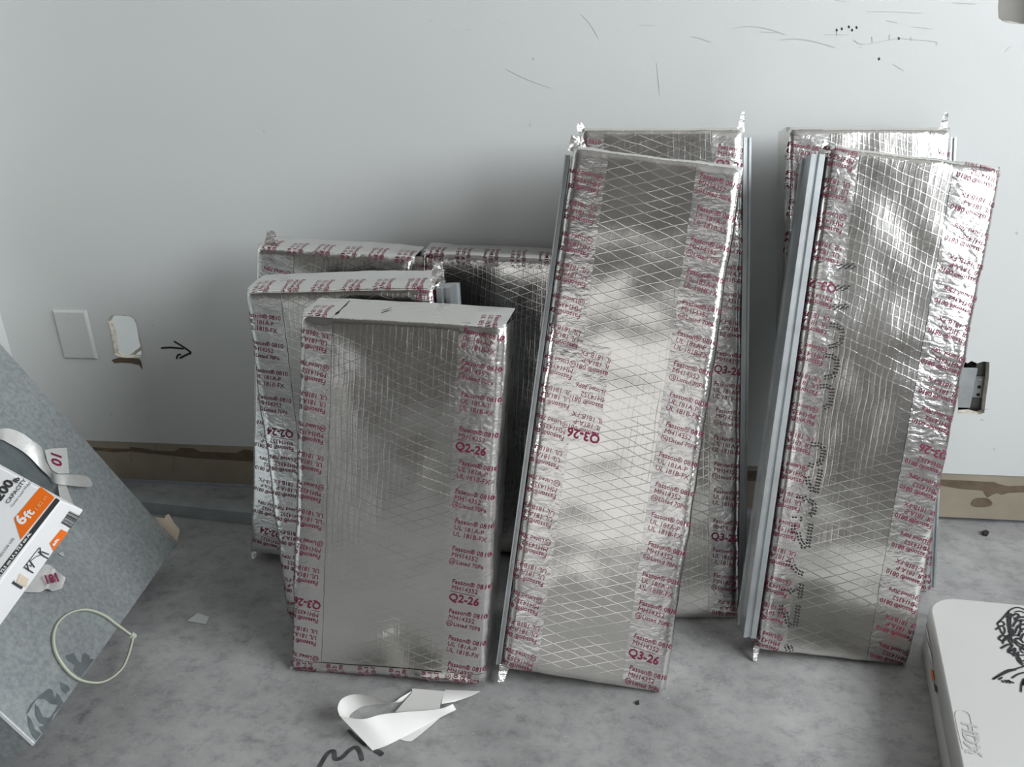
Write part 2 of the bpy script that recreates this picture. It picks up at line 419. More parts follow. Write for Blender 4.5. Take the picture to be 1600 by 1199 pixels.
def window(nm, P, u, x0, x1, z0, z1, bars):
    up = Vector((0, 0, 1)); nn = u.cross(up); V, Fc = [], []
    t = 0.05
    def bar(xa, xb, za, zb): oriented_box(P+u*xa+up*za-nn*0.04, u*(xb-xa), nn*0.08, up*(zb-za), V, Fc)
    bar(x0, x1, z0, z0+t); bar(x0, x1, z1-t, z1); bar(x0, x0+t, z0, z1); bar(x1-t, x1, z0, z1)
    for k in range(1, bars+1):
        xm = x0+(x1-x0)*k/(bars+1); bar(xm-0.02, xm+0.02, z0, z1)
    struct(link(nm, mesh_from(nm, V, Fc), M['frame']))
wall_opening('wall_right', Vector((XR, 0.02, 0)), Vector((0, -1, 0)), 6.52, ZC, 0.62, 2.66, 0.92, 2.47)
window('window_1', Vector((XR, 0.02, 0)), Vector((0, -1, 0)), 0.62, 2.66, 0.92, 2.47, 1)
wall_opening('wall_rear', Vector((XR, YB, 0)), Vector((-1, 0, 0)), XR+3.4, ZC, 0.12, 3.78, 0.28, 2.62)
window('fill_opening_frame', Vector((XR, YB, 0)), Vector((-1, 0, 0)), 0.12, 3.78, 0.28, 2.62, 3)  # frame of the added, unseen rear opening, sized for the fill light
# stripped base strip of bare drywall paper
V, Fc = box_geo((XL, 0.002, 0.010), (XR, 0.016, ZB+0.0005))
trim = struct(link('trim_1', mesh_from('trim_1', V, Fc), M['bare']))
def Z7(X, Y): return (180+X/5.714, 680+Y/5.714)
def Z8(X, Y): return (1440+X/3.994, 540+Y/3.994)
def strip_pt(p): return wall_pt(p[0], p[1], 0.002)
left_band = [Z7(*p) for p in ((-330,100),(0,120),(130,122),(135,105),(300,125),(360,140),(530,145),(580,115),(700,118),(760,148),(1080,160),(1150,128),(1200,135))]+[(400,706),(700,717),(1100,733)]
left_band += [(1200,737),(1200,752),(1100,749),(700,731),(400,722)]+[Z7(*p) for p in ((1200,235),(700,205),(520,185),(130,145),(0,155),(-330,120))]
right_band = [(1400,744)]+[Z8(*p) for p in ((100,835),(240,842),(400,850),(450,852),(485,866),(540,878),(639,875),(900,880),(900,925),(639,915),(540,920),(500,932),(470,920),(440,932),(410,948),(398,930),(385,905),(250,895),(100,870))]+[(1400,753)]
blob = [Z8(375+65*math.cos(a)*(1+0.1*math.sin(3*a)), 980+33*math.sin(a)*(1+0.12*math.cos(2*a))) for a in [i*math.pi/9 for i in range(18)]]
for lp in (left_band, right_band, blob):
    V, Fc = [], []; poly_patch([strip_pt(p) for p in lp], YN, 0.0008, 0.0008, V, Fc)
    link('torn_paper_band', mesh_from('torn_paper_band', V, Fc), M['torn'], trim)
# pencil joints on the strip, nails, wall marks
V, Fc = [], []
for pts in ((Z7(145,160), Z7(148,240)), (Z7(525,190), Z7(520,340)), (Z7(365,80), Z7(370,140))):
    ribbon([strip_pt(p) for p in pts], YN, 0.0016, V, Fc, 0.001)
link('joint_line', mesh_from('joint_line', V, Fc), M['torn'], trim)
V, Fc = [], []
for pts in (((1005,856),(1060,852),(1100,855),(1150,860)), ((1085,812),(1120,832),(1160,858),(1196,884)), ((1196,884),(1160,900),(1122,920)), ((1132,894),(1112,900),(1103,924))):
    ribbon(smooth_line([wall_pt(*Z1(*p)) for p in pts], 4), YN, 0.0042, V, Fc, 0.0007)
link('marker_arrow', mesh_from('marker_arrow', V, Fc), M['black_ink'], wall)
V, Fc = [], []
def Z6(X, Y): return (780+X/1.951, Y/1.951)
for pts, ww in ((((710,88),(760,80),(820,88),(872,105)),1.5), (((795,97),(860,100)),1.2), (((855,122),(900,118),(960,126),(1025,145)),1.8), (((990,105),(1065,106)),1), (((1028,88),(1030,110)),1.5), (((1136,110),(1138,130)),1.6), (((1080,120),(1110,135),(1210,118),(1250,120),(1330,127),(1330,140)),1.1), (((1120,35),(1200,36),(1290,40)),1), (((1260,82),(1320,88)),1), (((1380,8),(1455,12)),1.4), (((1025,0),(1060,5)),1), (((1180,62),(1215,70)),1), (((1200,195),(1235,217)),1), (((585,112),(610,116),(645,128)),1.3), (((425,76),(475,78)),1.2), (((250,45),(275,70),(303,118)),1), (((20,210),(80,240),(155,268)),1), (((480,190),(490,290)),1), (((1093,145),(1108,142)),1), (((1190,105),(1190,122)),1.4), (((1255,112),(1256,124)),1.2), (((1540,160),(1560,140)),1)):
    ribbon(smooth_line([wall_pt(*Z6(*p)) for p in pts], 3), YN, 0.0009*ww, V, Fc, 0.0005)
for x, y in ((674,32),(733,46),(788,36),(712,47)): ribbon([wall_pt(x-5, y), wall_pt(x+4, y+2)], YN, 0.0012, V, Fc, 0.0005)
for x, y in ((828,195),(412,205),(1589,364),(833,92),(1374,92),(229,651),(174,648),(238,508),(1553,702)):
    ribbon([wall_pt(x, y-2), wall_pt(x+1, y+2)], YN, 0.003, V, Fc, 0.0005, False)
sc = link('scuff_marks', mesh_from('scuff_marks', V, Fc), M['scuff'], wall); sc['kind'] = 'stuff'
V, Fc = [], []
for x, y in ((1315,45),(1326,42),(1331,47),(1338,43),(1373,92),(1404,60),(1307,47)):
    ribbon([wall_pt(x, y-2), wall_pt(x+1, y+2)], YN, 0.0022, V, Fc, 0.0006, False)
sc = link('nail_pocks', mesh_from('nail_pocks', V, Fc), M['debris'], wall); sc['kind'] = 'stuff'
# marker strokes on the floor
V, Fc = [], []; UPV = Vector((0, 0, 1))
def ZL(X, Y): return (460+X/4.706, 1040+Y/4.706)
for pts, ww in ((((170,775),(200,720),(245,650),(290,635),(300,690),(350,680),(400,630),(450,605),(480,635),(500,705)),0.0065), (((395,475),(450,530),(530,595)),0.005), (((585,628),(620,640),(650,663)),0.0075)):
    ribbon(smooth_line([floor_pt(*ZL(*p)) for p in pts], 4), UPV, ww, V, Fc, 0.0006)
link('marker_stroke', mesh_from('marker_stroke', V, Fc), M['floor_ink'], floor)

# ------------------------------------------------------------------ foil-faced duct panels
class Panel:
    def __init__(s, name, label, corners_px, anchor, yaw, lean, t, rise=0.0, seed=0, r=0.011, group='foil-wrapped ducts leaning on the wall'):
        nh = Vector((-math.sin(R(yaw)), math.cos(R(yaw)), 0))
        s.N = nh*math.cos(R(lean))-Vector((0, 0, math.sin(R(lean))))          # away from the room
        A = floor_pt(*anchor)
        c = [on_plane(*p, A, s.N) if p else None for p in corners_px]         # TL TR BR BL
        for i in range(4):
            if c[i] is None: c[i] = c[(i+1) % 4]+c[(i-1) % 4]-c[(i+2) % 4]
        dz = min(c[2].z, c[3].z); c = [p-Vector((0, 0, dz)) for p in c] if dz < 0 else c
        s.c = c; s.t = t; s.rise = rise; s.r = r; s.seed = seed
        s.w = ((c[1]-c[0]).length+(c[2]-c[3]).length)/2; s.h = ((c[0]-c[3]).length+(c[1]-c[2]).length)/2
        s.X = (c[2]-c[3]).normalized(); s.U = ((c[0]+c[1])-(c[2]+c[3])).normalized()
        base = (c[2]+c[3])/2+s.N*t/2; base.z = 0
        s.root = thing(name, label, 'duct', base, group)
    def bil(s, u, v):
        return (s.c[3]*(1-u)+s.c[2]*u)*(1-v)+(s.c[0]*(1-u)+s.c[1]*u)*v
    def surf(s, sx, sz, off=0.0):
        w, h, r = s.w, s.h, s.r
        x = min(max(sx, 0), w); z = min(max(sz, 0), h)
        ax = max(0, r-min(x, w-x)); az = max(0, r-min(z, h-z))
        d = r-math.sqrt(max(0.0, r*r-ax*ax-az*az))
        lat = Vector((0, 0, 0))
        if ax > 0: lat += s.X*(ax/r)*(1 if x > w/2 else -1)
        if az > 0: lat += s.U*(az/r)*(1 if z > h/2 else -1)
        out = (-s.N*max(0.0, 1-(d/r)**2)+lat).normalized()
        ex = max(0, -sx, sx-w); ez = max(0, -sz, sz-h)
        P = s.bil(x/w, z/h)+s.N*(d+ex+ez)
        if ez > 0 and sz > h: P += s.U*s.rise*ez/s.t
        q = Vector((x*9+s.seed*7.3, z*9, (ex-ez)*20))
        n1 = noise.noise(q)*0.0022+noise.noise(q*2.7)*0.0011
        edge = 0.0
        if ax > 0 or ex > 0: edge = noise.noise(Vector((z*38, s.seed+ex*30, x*3)))*0.0013
        if az > 0 or ez > 0: edge += noise.noise(Vector((x*38, s.seed+3+ez*30, z*3)))*0.0011
        return P+out*(n1+edge+off)
    def body(s):
        V, Fc, UV, idx = [], [], [], {}
        w, h, t, r = s.w, s.h, s.t, s.r
        def axis(L):
            a = [0, r*0.15, r*0.4, r*0.7, r*1.1]; n = max(4, int(L/0.012))
            return a+[r*1.1+(L-2.2*r*1.0)*i/n for i in range(1, n)]+[L-v for v in reversed(a)]
        xs, zs = axis(w), axis(h)
        dep = [t*0.25, t*0.6, t]
        def vid(sx, sz):
            k = (round(sx, 5), round(sz, 5))
            if k not in idx: idx[k] = len(V); V.append(s.surf(sx, sz)); UV.append((sx+s.seed*0.37, sz))
            return idx[k]
        X2 = [-v for v in reversed(dep)]+xs+[w+v for v in dep]; Z2 = [-v for v in reversed(dep)]+zs+[h+v for v in dep]
        for i in range(len(X2)-1):
            for j in range(len(Z2)-1):
                xo = X2[i] < 0 or X2[i+1] > w+1e-9; zo = Z2[j] < 0 or Z2[j+1] > h+1e-9
                if xo and zo: continue
                Fc.append([vid(X2[i], Z2[j]), vid(X2[i+1], Z2[j]), vid(X2[i+1], Z2[j+1]), vid(X2[i], Z2[j+1])])
        me = mesh_from('facing', V, Fc, True, UV)
        o = link('foil_facing', me, M['foil'], s.root)
        # dark liner slab closing the back
        b = [s.bil(u, v)+s.N*(t-0.003)+s.U*(s.rise*0.8*v) for u, v in ((0.012, 0.006), (0.988, 0.006), (0.988, 0.994), (0.012, 0.994))]
        f = [p+s.N*0.008 for p in b]
        link('liner_back', mesh_from('liner_back', b+f, [[0, 1, 2, 3], [7, 6, 5, 4], [0, 4, 5, 1], [1, 5, 6, 2], [2, 6, 7, 3], [3, 7, 4, 0]]), M['liner'], s.root)
        return o
    def tape(s, x0, x1, z0, z1, prints, mat='tape', off=0.0004):
        """tape strip over the facing between flat coordinates; prints: (geo, cx, cz, rot)"""
        nx = max(3, int((x1-x0)/0.005)); nz = max(3, int((z1-z0)/0.008)); V, Fc, UV = [], [], []
        def tsurf(x, z, o):
            k = noise.noise(Vector((x*55, z*42, s.seed+x0*9)))*0.0003
            return s.surf(x, z, o+k+0.0003)
        for j in range(nz+1):
            for i in range(nx+1):
                x = x0+(x1-x0)*i/nx; z = z0+(z1-z0)*j/nz
                if i in (0, nx) and 0 < j < nz: x += random.uniform(-0.0005, 0.0005)
                V.append(tsurf(x, z, off)); UV.append((x+s.seed*0.61+x0, z+s.seed*0.3))
        for j in range(nz):
            for i in range(nx): a = j*(nx+1)+i; Fc.append([a, a+1, a+nx+2, a+nx+1])
        o = link('tape_strip', mesh_from('tape_strip', V, Fc, True, UV), M[mat], s.root)
        V, Fc = [], []
        for (gv, gf), cx, cz, rot in prints:
            mxx = max(p[0] for p in gv)/2; my = (max(p[1] for p in gv)+min(p[1] for p in gv))/2
            ca, sa = math.cos(rot), math.sin(rot); n = len(V); ok = []
            for gx, gy in gv:
                gx -= mxx; gy -= my
                x = cx+gx*ca-gy*sa; z = cz+gx*sa+gy*ca
                inside = x0-0.001 <= x <= x1+0.001 and z0 <= z <= z1
                ok.append(inside); V.append(tsurf(x, z, off+0.0005))
            Fc += [[n+i for i in f] for f in gf if all(ok[i] for i in f)]
        if Fc:
            used = sorted({i for f in Fc for i in f}); mp = {k: i for i, k in enumerate(used)}
            link('tape_printing', mesh_from('tape_printing', [V[i] for i in used], [[mp[i] for i in f] for f in Fc]), M['ink'], o)['kind'] = 'stuff'
        return o
    def side_tape(s, side, wid=0.066, wrap=0.026, flip=None, q=None, qat=(), z0=None, z1=None, pitch=0.0445, skew=9, start=0.02):
        z0 = 0.0 if z0 is None else z0; z1 = s.h if z1 is None else z1
        pr = []; z = z0+start; k = s.seed; shift = 0.0
        while z < z1-0.012:
            fl = flip(z/s.h) if callable(flip) else flip
            near_q = any(abs(z-a*s.h) < pitch*0.6 for a in qat)
            g = BLK_Q(q) if (q and near_q) else (BLK_A if k % 2 else BLK_B)
            gw = max(p[0] for p in g[0])
            if side == 'L': cx = (wid-0.006-gw/2)+random.uniform(-0.002, 0.002)
            else: cx = s.w-wid+0.006+gw/2+random.uniform(-0.002, 0.002)
            pr.append((g, cx, z, R(-skew+random.uniform(-1.5, 1.5))+(math.pi if fl else 0)))
            z += pitch*(1.28 if near_q else 1.0); k += 1
        if side == 'L': return s.tape(-wrap, wid, z0, z1, pr)
        return s.tape(s.w-wid, s.w+wrap, z0, z1, pr)
    def end_tape(s, end, wid=0.02, wrap=0.03, x0=0.0, x1=None, off=0.0010, pitch=0.05):
        x1 = s.w if x1 is None else x1; pr = []; x = x0+0.025; k = s.seed+1
        while x < x1-0.01:
            pr.append((BLK_A if k % 2 else BLK_B, x, (wid*0.2 if end == 'B' else s.h-wid*0.2), R(90 if end == 'B' else -90)+R(4))); x += pitch; k += 1
        if end == 'B': return s.tape(x0, x1, -wrap, wid, pr, 'tape', off)
        return s.tape(x0, x1, s.h-wid, s.h+wrap, pr, 'tape', off)
    def channel(s, side, lat=0.016, d0=0.012, d1=None, z0=0.01, z1=None, lip=0.006):
        """folded galvanised edge channel along one long side"""
        d1 = s.t+0.012 if d1 is None else d1; z1 = s.h-0.004 if z1 is None else z1
        sg = 1 if side == 'R' else -1; u = 1.0 if side == 'R' else 0.0
        prof = [(0.0015, d0), (lat*0.45, d0), (lat*0.5, d0+0.003), (lat*0.7, d0+0.003), (lat*0.75, d0), (lat, d0), (lat, d0+lip), (lat*0.86, d0+lip),
                (lat*0.86, d1-lip), (lat, d1-lip), (lat, d1), (0.0015, d1)]
        V, Fc = [], []; k = len(prof)
        for z in (z0, z1):
            for a, d in prof: V.append(s.bil(u, z/s.h)+s.X*sg*(a+0.0015)+s.N*d)
        for i in range(k): j = (i+1) % k; Fc.append([i, j, k+j, k+i] if sg < 0 else [i, k+i, k+j, j])
        Fc += [list(range(k)), list(range(2*k-1, k-1, -1))]
        return link('edge_channel', mesh_from('edge_channel', V, Fc), M['galv'], s.root)
    def tab(s, u, hgt, wid, depth, tilt=0.0, bottom=False):
        """loose flap of folded tape standing up at a corner"""
        v = 0.0 if bottom else 1.0; sg = -1 if bottom else 1
        o = s.bil(u, v)+s.N*depth+s.X*tilt*0.0; V, Fc = [], []
        n = 4
        for i in range(n+1):
            k = i/n; e = o+s.U*sg*(hgt*k-0.006)+s.X*tilt*k+s.N*0.003*math.sin(k*3)
            wv = wid*(1-0.45*k)
            V += [e-s.X*wv/2, e+s.X*0.001+s.N*0.004*(1-k), e+s.X*wv/2+s.N*0.004]
        for i in range(n):
            for j in range(2): a = 3*i+j; Fc.append([a, a+1, a+4, a+3])
        return link('tape_tab', mesh_from('tape_tab', V, Fc, True, [(p.x, p.z) for p in V]), M['tape_crumpled'], s.root)
    def inv(s, px, py):
        P = on_plane(px, py, s.c[2], s.N); u = v = 0.5
        for _ in range(12):
            e = P-s.bil(u, v); du = (s.bil(u+1e-3, v)-s.bil(u, v))/1e-3; dv = (s.bil(u, v+1e-3)-s.bil(u, v))/1e-3
            a, b, c2 = du.dot(du), du.dot(dv), dv.dot(dv); g1, g2 = e.dot(du), e.dot(dv); dt = a*c2-b*b
            u += (g1*c2-g2*b)/dt; v += (a*g2-b*g1)/dt
        return u*s.w, v*s.h

# the eight panels (TL, TR, BR, BL of the foil face in the photograph)
Lb = Panel('foil_duct', 'short foil-wrapped duct at the back beside the marker arrow, mostly hidden', [(401,400),(645,420),None,(391,878)], (391,878), -2, 9.5, 0.060, 0.016, 1)
Lb.body(); Lb.side_tape('L', 0.075, 0.02, True, 'Q2-24', (0.06,), start=0.04); Lb.side_tape('R', 0.05, 0.03, False)
Lb.end_tape('T', 0.012, 0.05, 0.0, None); Lb.tab(0.055, 0.032, 0.026, 0.02, 0.003); Lb.tab(0.02, 0.02, 0.012, 0.006, 0, True)
Lm = Panel('foil_duct', 'short foil-wrapped duct printed Q2-24 between two other short ones', [(380,453),(676,447),None,(448,968)], (448,968), -2, 6.5, 0.062, 0.016, 2)
Lm.body(); Lm.side_tape('L', 0.062, 0.024, lambda v: v < 0.62, 'Q2-24', (0.59,)); Lm.side_tape('R', 0.034, 0.03, False)
Lm.end_tape('T', 0.006, 0.055); Lm.channel('R', 0.022, 0.006, 0.07); Lm.tab(0.99, 0.038, 0.024, 0.03, 0.004)
Lk = Panel('foil_duct', 'dark shadowed foil-wrapped duct behind the Q2-26 one and the tall leaning one', [(661,404),(912,417),None,(652,862)], (652,862), 0, 9.0, 0.055, 0.012, 3)
Lk.body(); Lk.side_tape('L', 0.045, 0.03, True); Lk.side_tape('R', 0.06, 0.02, False, 'Q2-26', (0.93,)); Lk.end_tape('T', 0.022, 0.05)
Lf = Panel('foil_duct', 'short foil-wrapped duct printed Q2-26 standing in front, white paper strip at its foot', [(470,507),(788,527),(756,1086),(455,1062)], (756,1086), -3, 9, 0.060, 0.016, 4)
Lf.body(); Lf.side_tape('L', 0.052, 0.024, True, 'Q3-26', (0.165,)); Lf.side_tape('R', 0.064, 0.030, False, 'Q2-26', (0.71, 0.29))
Lf.end_tape('B', 0.020, 0.035); Lf.end_tape('T', 0.004, 0.055, 0.0, 0.05); Lf.end_tape('T', 0.004, 0.055, Lf.w-0.05, Lf.w)
Lf.tab(0.012, 0.022, 0.012, 0.004, 0, True)
Tb = Panel('foil_duct', 'tall foil-wrapped duct half hidden behind the crooked tall one, channel on its side', [(908,199),(1164,197),(1155,969),None], (1155,969), 9, 14, 0.048, 0.004, 5)
Tb.body(); Tb.side_tape('L', 0.035, 0.025, False); Tb.side_tape('R', 0.052, 0.024, lambda v: 0.58 < v < 0.66 or v < 0.05, 'Q3-26', (0.93, 0.52, 0.17))
Tb.channel('R', 0.014, 0.016, 0.066, -0.004, Tb.h-0.014); Tb.tab(0.99, 0.030, 0.012, 0.01, 0.004); Tb.tab(0.01, 0.014, 0.016, 0.004, -0.004); Tb.tab(0.99, 0.024, 0.004, 0.006, 0.0, True)
Tf = Panel('foil_duct', 'tall foil-wrapped duct printed Q3-26 leaning crookedly in front of another tall one', [(896,226),(1163,259),(1040,1088),(784,1047)], (1040,1088), 4, 17, 0.044, 0.007, 6)
Tf.body(); Tf.side_tape('L', 0.052, 0.020, True); Tf.side_tape('R', 0.066, 0.026, False, 'Q3-26', (0.105,))
Tf.channel('L', 0.009, 0.014, 0.055, 0.0, Tf.h-0.012); Tf.tab(0.03, 0.022, 0.03, 0.012, -0.004); Tf.tab(0.015, 0.028, 0.016, 0.004, -0.003, True)
xa, za = Tf.inv(872, 690); xb, zb2 = Tf.inv(925, 540)
Tf.tape(0.046, 0.095, za, zb2, [(BLK_A, 0.072, zb2-0.025, R(171)), (BLK_B, 0.072, zb2-0.072, R(171)), (BLK_A, 0.072, zb2-0.115, R(171)), (text_geo('Q3-26', 0.0185, 0.0006), 0.072, za+0.015, R(173))], 'tape', 0.0014)
Rb = Panel('foil_duct', 'tall foil-wrapped duct mostly hidden behind the dot-printed tall one', [(1232,198),(1490,198),(1456,928),None], (1456,928), 6, 11, 0.046, 0.005, 7)
Rb.body(); Rb.side_tape('L', 0.062, 0.02, False, 'Q3-26', (0.775,)); Rb.side_tape('R', 0.036, 0.02, True)
Rb.channel('R', 0.012, 0.016, 0.058, 0.0, Rb.h-0.014); Rb.tab(0.965, 0.030, 0.014, 0.01, 0.004)
Rf = Panel('foil_duct', 'tall foil-wrapped duct with black dot-matrix print and a steel channel along its edge', [(1297,225),(1570,259),(1420,1045),(1183,1018)], (1420,1045), 4.3, 14, 0.045, 0.008, 8)
Rf.body(); Rf.side_tape('L', 0.042, 0.012, True, 'Q3-26', (0.755,)); Rf.side_tape('R', 0.066, 0.022, True, 'Q3-26', (0.435,), skew=14)
Rf.channel('L', 0.021, 0.004, 0.058, 0.018, Rf.h-0.014, 0.009); Rf.tab(0.005, 0.024, 0.012, 0.004, 0, True); Rf.tab(0.0, 0.014, 0.012, 0.012, -0.003)
# dot-matrix lettering on the right-hand panel
def d1(X, Y): return (1240+X/4.441, 390+Y/4.441)
def d2(X, Y): return (1220+X/5.994, 660+Y/5.994)
def d3(X, Y): return (1170+X/5.2125, 820+Y/5.2125)
dot_lines = [(d1, l) for l in ([(322,108),(332,128)], [(366,106),(376,126)], [(402,106),(418,128)], [(298,258),(312,280)], [(340,258),(352,278)], [(376,262),(390,276)], [(278,390),(294,410)], [(320,390),(330,410)], [(352,390),(370,410)],
    [(256,522),(300,530),(330,548),(336,590),(326,640),(294,664),(232,676)], [(224,735),(270,742),(300,765),(300,820),(286,872),(250,886),(200,890)], [(188,950),(240,948),(266,968),(265,1010),(254,1080),(212,1100)])]
dot_lines += [(d2, l) for l in ([(290,204),(325,210)], [(348,208),(388,222),(400,262),(390,310),(374,376),(330,395)], [(266,396),(294,406)], [(370,450),(356,520),(340,590),(330,660)], [(245,515),(256,590),(290,612),(290,655)],
    [(218,700),(236,745)], [(268,735),(310,760),(316,810),(300,860),(254,880)], [(188,905),(214,910)], [(162,705),(160,730)], [(126,890),(124,915)], [(116,970),(113,1035)], [(285,960),(266,1060),(250,1180)], [(165,1040),(180,1110),(210,1150),(210,1180)])]
dot_lines += [(d3, l) for l in ([(322,300),(314,340)], [(362,335),(380,372),(410,390),(446,404)], [(280,530),(281,552)], [(334,530),(352,556)], [(382,532),(390,556)], [(432,492),(416,602)], [(262,664),(258,730)], [(300,725),(316,800),(345,832)], [(405,668),(376,842)], [(304,990),(316,1018)], [(338,998),(350,1034)])]
V, Fc = [], []
for fn, ln in dot_lines:
    pts = [Vector((*fn(*p), 0)) for p in ln]
    seg = [(pts[i], pts[i+1]) for i in range(len(pts)-1)]; pos = 0.0
    for a, b in seg:
        L = (b-a).length; dv = (b-a)/L; nv = Vector((-dv.y, dv.x, 0))
        while pos <= L:
            for sd in (-1, 1):
                c0 = a+dv*pos+nv*sd*2.3; fx, fz = Rf.inv(c0.x, c0.y); n0 = len(V); k = 7
                for i in range(k):
                    an = 2*math.pi*i/k; ex, ez = 0.00155*math.cos(an), 0.00115*math.sin(an)
                    V.append(Rf.surf(fx+ex*0.8-ez*0.6, fz+ex*0.6+ez*0.8, 0.0022))
                Fc.append(list(range(n0, n0+k)))
            pos += 4.9
        pos -= L
o = link('dot_print', mesh_from('dot_print', V, Fc), M['black_ink'], Rf.root); o['kind'] = 'stuff'
# black pen tick on the front short panel's top, dark hairs on the tall one
V, Fc = [], []
P = [Lf.surf(Lf.w*0.37+k*0.012, Lf.h+0.020+k*0.012, 0.0015) for k in (0, 0.5, 1)]
ribbon(P, Vector((0, 0, 1)), 0.003, V, Fc, 0.0006)
link('pen_tick', mesh_from('pen_tick', V, Fc), M['black_ink'], Lf.root)

# ------------------------------------------------------------------ cover plate and electrical box
c0 = wall_pt(82, 484.5); c1 = wall_pt(154.5, 561)
cx, cz = (wall_pt(82, 484).x+wall_pt(154.5, 561).x)/2, (c0.z+c1.z)/2; hw, hh = 0.0405, abs(c0.z-c1.z)/2
root = thing('cover_plate', 'white blank wall plate with two screws beside the wall cut-out', 'wall plate', (cx, 0, cz))
V, Fc = [], []
lv = [(hw, hh, 0.0), (hw, hh, -0.0022), (hw-0.004, hh-0.004, -0.0058), (0.0, 0.0, -0.0062)]
for a, b, y in lv[:3]: V += [Vector((cx+sx*a, y, cz+sz*b)) for sx, sz in ((-1, -1), (1, -1), (1, 1), (-1, 1))]
for k in range(2):
    for i in range(4): j = (i+1) % 4; Fc.append([4*k+i, 4*k+j, 4*k+4+j, 4*k+4+i])
Fc.append([8, 9, 10, 11])
link('plate', mesh_from('plate', V, Fc), M['plate'], root)
def disc(c, ax1, ax2, nrm, r, th, V, Fc, n=14):
    n0 = len(V)
    for k in (0, 1):
        for i in range(n):
            a = 2*math.pi*i/n; V.append(c+ax1*r*math.cos(a)*(1-0.15*k)+ax2*r*math.sin(a)*(1-0.15*k)+nrm*th*k)
    for i in range(n): j = (i+1) % n; Fc.append([n0+i, n0+j, n0+n+j, n0+n+i])
    Fc.append([n0+n+i for i in range(n)])
EX, EZ = Vector((1, 0, 0)), Vector((0, 0, 1))
for dz in (0.040, -0.042):
    V, Fc = [], []; disc(Vector((cx, -0.0056, cz+dz)), EX, EZ, YN, 0.0032, 0.0012, V, Fc)
    ribbon([Vector((cx-0.0025, -0.0069, cz+dz-0.001)), Vector((cx+0.0025, -0.0069, cz+dz+0.001))], YN, 0.0007, V, Fc, 0.0002, False)
    link('screw', mesh_from('screw', V, Fc), M['plate'], root)
# steel stud and bracket in the right-hand cut-out
P0 = wall_pt(1520, 650, 0.03)
root = thing('outlet_bracket', 'grey steel box and bracket inside the ragged wall hole by the foil duct', 'electrical box', (P0.x, 0.03, P0.z-0.02))
V, Fc = [], []
x0 = wall_pt(1519, 600, 0.024).x; x1 = wall_pt(1546, 600, 0.024).x
za, zb3 = wall_pt(1530, 655, 0.024).z, wall_pt(1530, 558, 0.024).z
box_geo((x0, 0.022, za), (x1+0.006, 0.026, zb3), V, Fc); box_geo((x1, 0.022, za), (x1+0.004, 0.07, zb3), V, Fc)
link('stud', mesh_from('stud', V, Fc), M['galv_dark'], root)
V, Fc = [], []
zc1, zc2 = wall_pt(1530, 622, 0.018).z, wall_pt(1530, 588, 0.018).z
box_geo((x0+0.001, 0.0185, zc1), (x1-0.006, 0.0215, zc2), V, Fc)
pm = bevel(mesh_from('bracket', V, Fc), 0.001, 1); link('bracket', pm, M['galv'], root)
for k, yy in enumerate((593, 605, 617)):
    V, Fc = [], []; c = wall_pt(1531.5-k*1.5, yy, 0.0183); disc(c, EX, EZ, YN, 0.0034, 0.0008, V, Fc)
    link('screw_hole' if k else 'screw', mesh_from('screw_hole', V, Fc), M['debris'] if k else M['steel'], root)
V, Fc = [], []
bx0 = wall_pt(1496, 600, 0.02).x
box_geo((bx0, 0.012, wall_pt(1510, 638, 0.012).z), (x0, 0.016, wall_pt(1510, 575, 0.012).z), V, Fc)
box_geo((x0-0.002, 0.012, wall_pt(1510, 638, 0.012).z), (x0, 0.06, wall_pt(1510, 575, 0.012).z), V, Fc)
link('box', bevel(mesh_from('box', V, Fc), 0.0012, 1), M['galv'], root)
V, Fc = [], []
ribbon([wall_pt(1537, 640, -0.001), wall_pt(1544, 639.5, -0.003)], YN, 0.0012, V, Fc); ribbon([wall_pt(1532, 655, -0.001), wall_pt(1537, 657, -0.002)], YN, 0.0012, V, Fc)
link('torn_paper', mesh_from('torn_paper', V, Fc), M['torn'], wall)

# ------------------------------------------------------------------ galvanised duct leaning at the left
ZCN = 0.055; TH = 0.1135; AL = R(61)
P1 = floor_pt(278, 850, ZCN); P2 = floor_pt(55, 1165, ZCN)
e = (P2-P1).normalized(); lft = Vector((e.y, -e.x, 0)); u = lft*math.cos(AL)+Vector((0, 0, math.sin(AL))); n = u.cross(e).normalized()
if n.x < 0: n = -n
LEN = 0.80; W2 = (P2-P1).length
mid = (P1+P2)/2-n*TH/2; mid.z = 0
duct = thing('duct_section', 'grey galvanized sheet metal duct section tipped against the left wall', 'duct', mid)
V, Fc = oriented_box(P1, P2-P1, u*LEN, -n*TH)
link('duct_body', bevel(mesh_from('duct_body', V, Fc), 0.0025, 2), M['duct'], duct)
def plate_pt(x, y, off=0.0): return on_plane(x, y, P1+n*off, n)
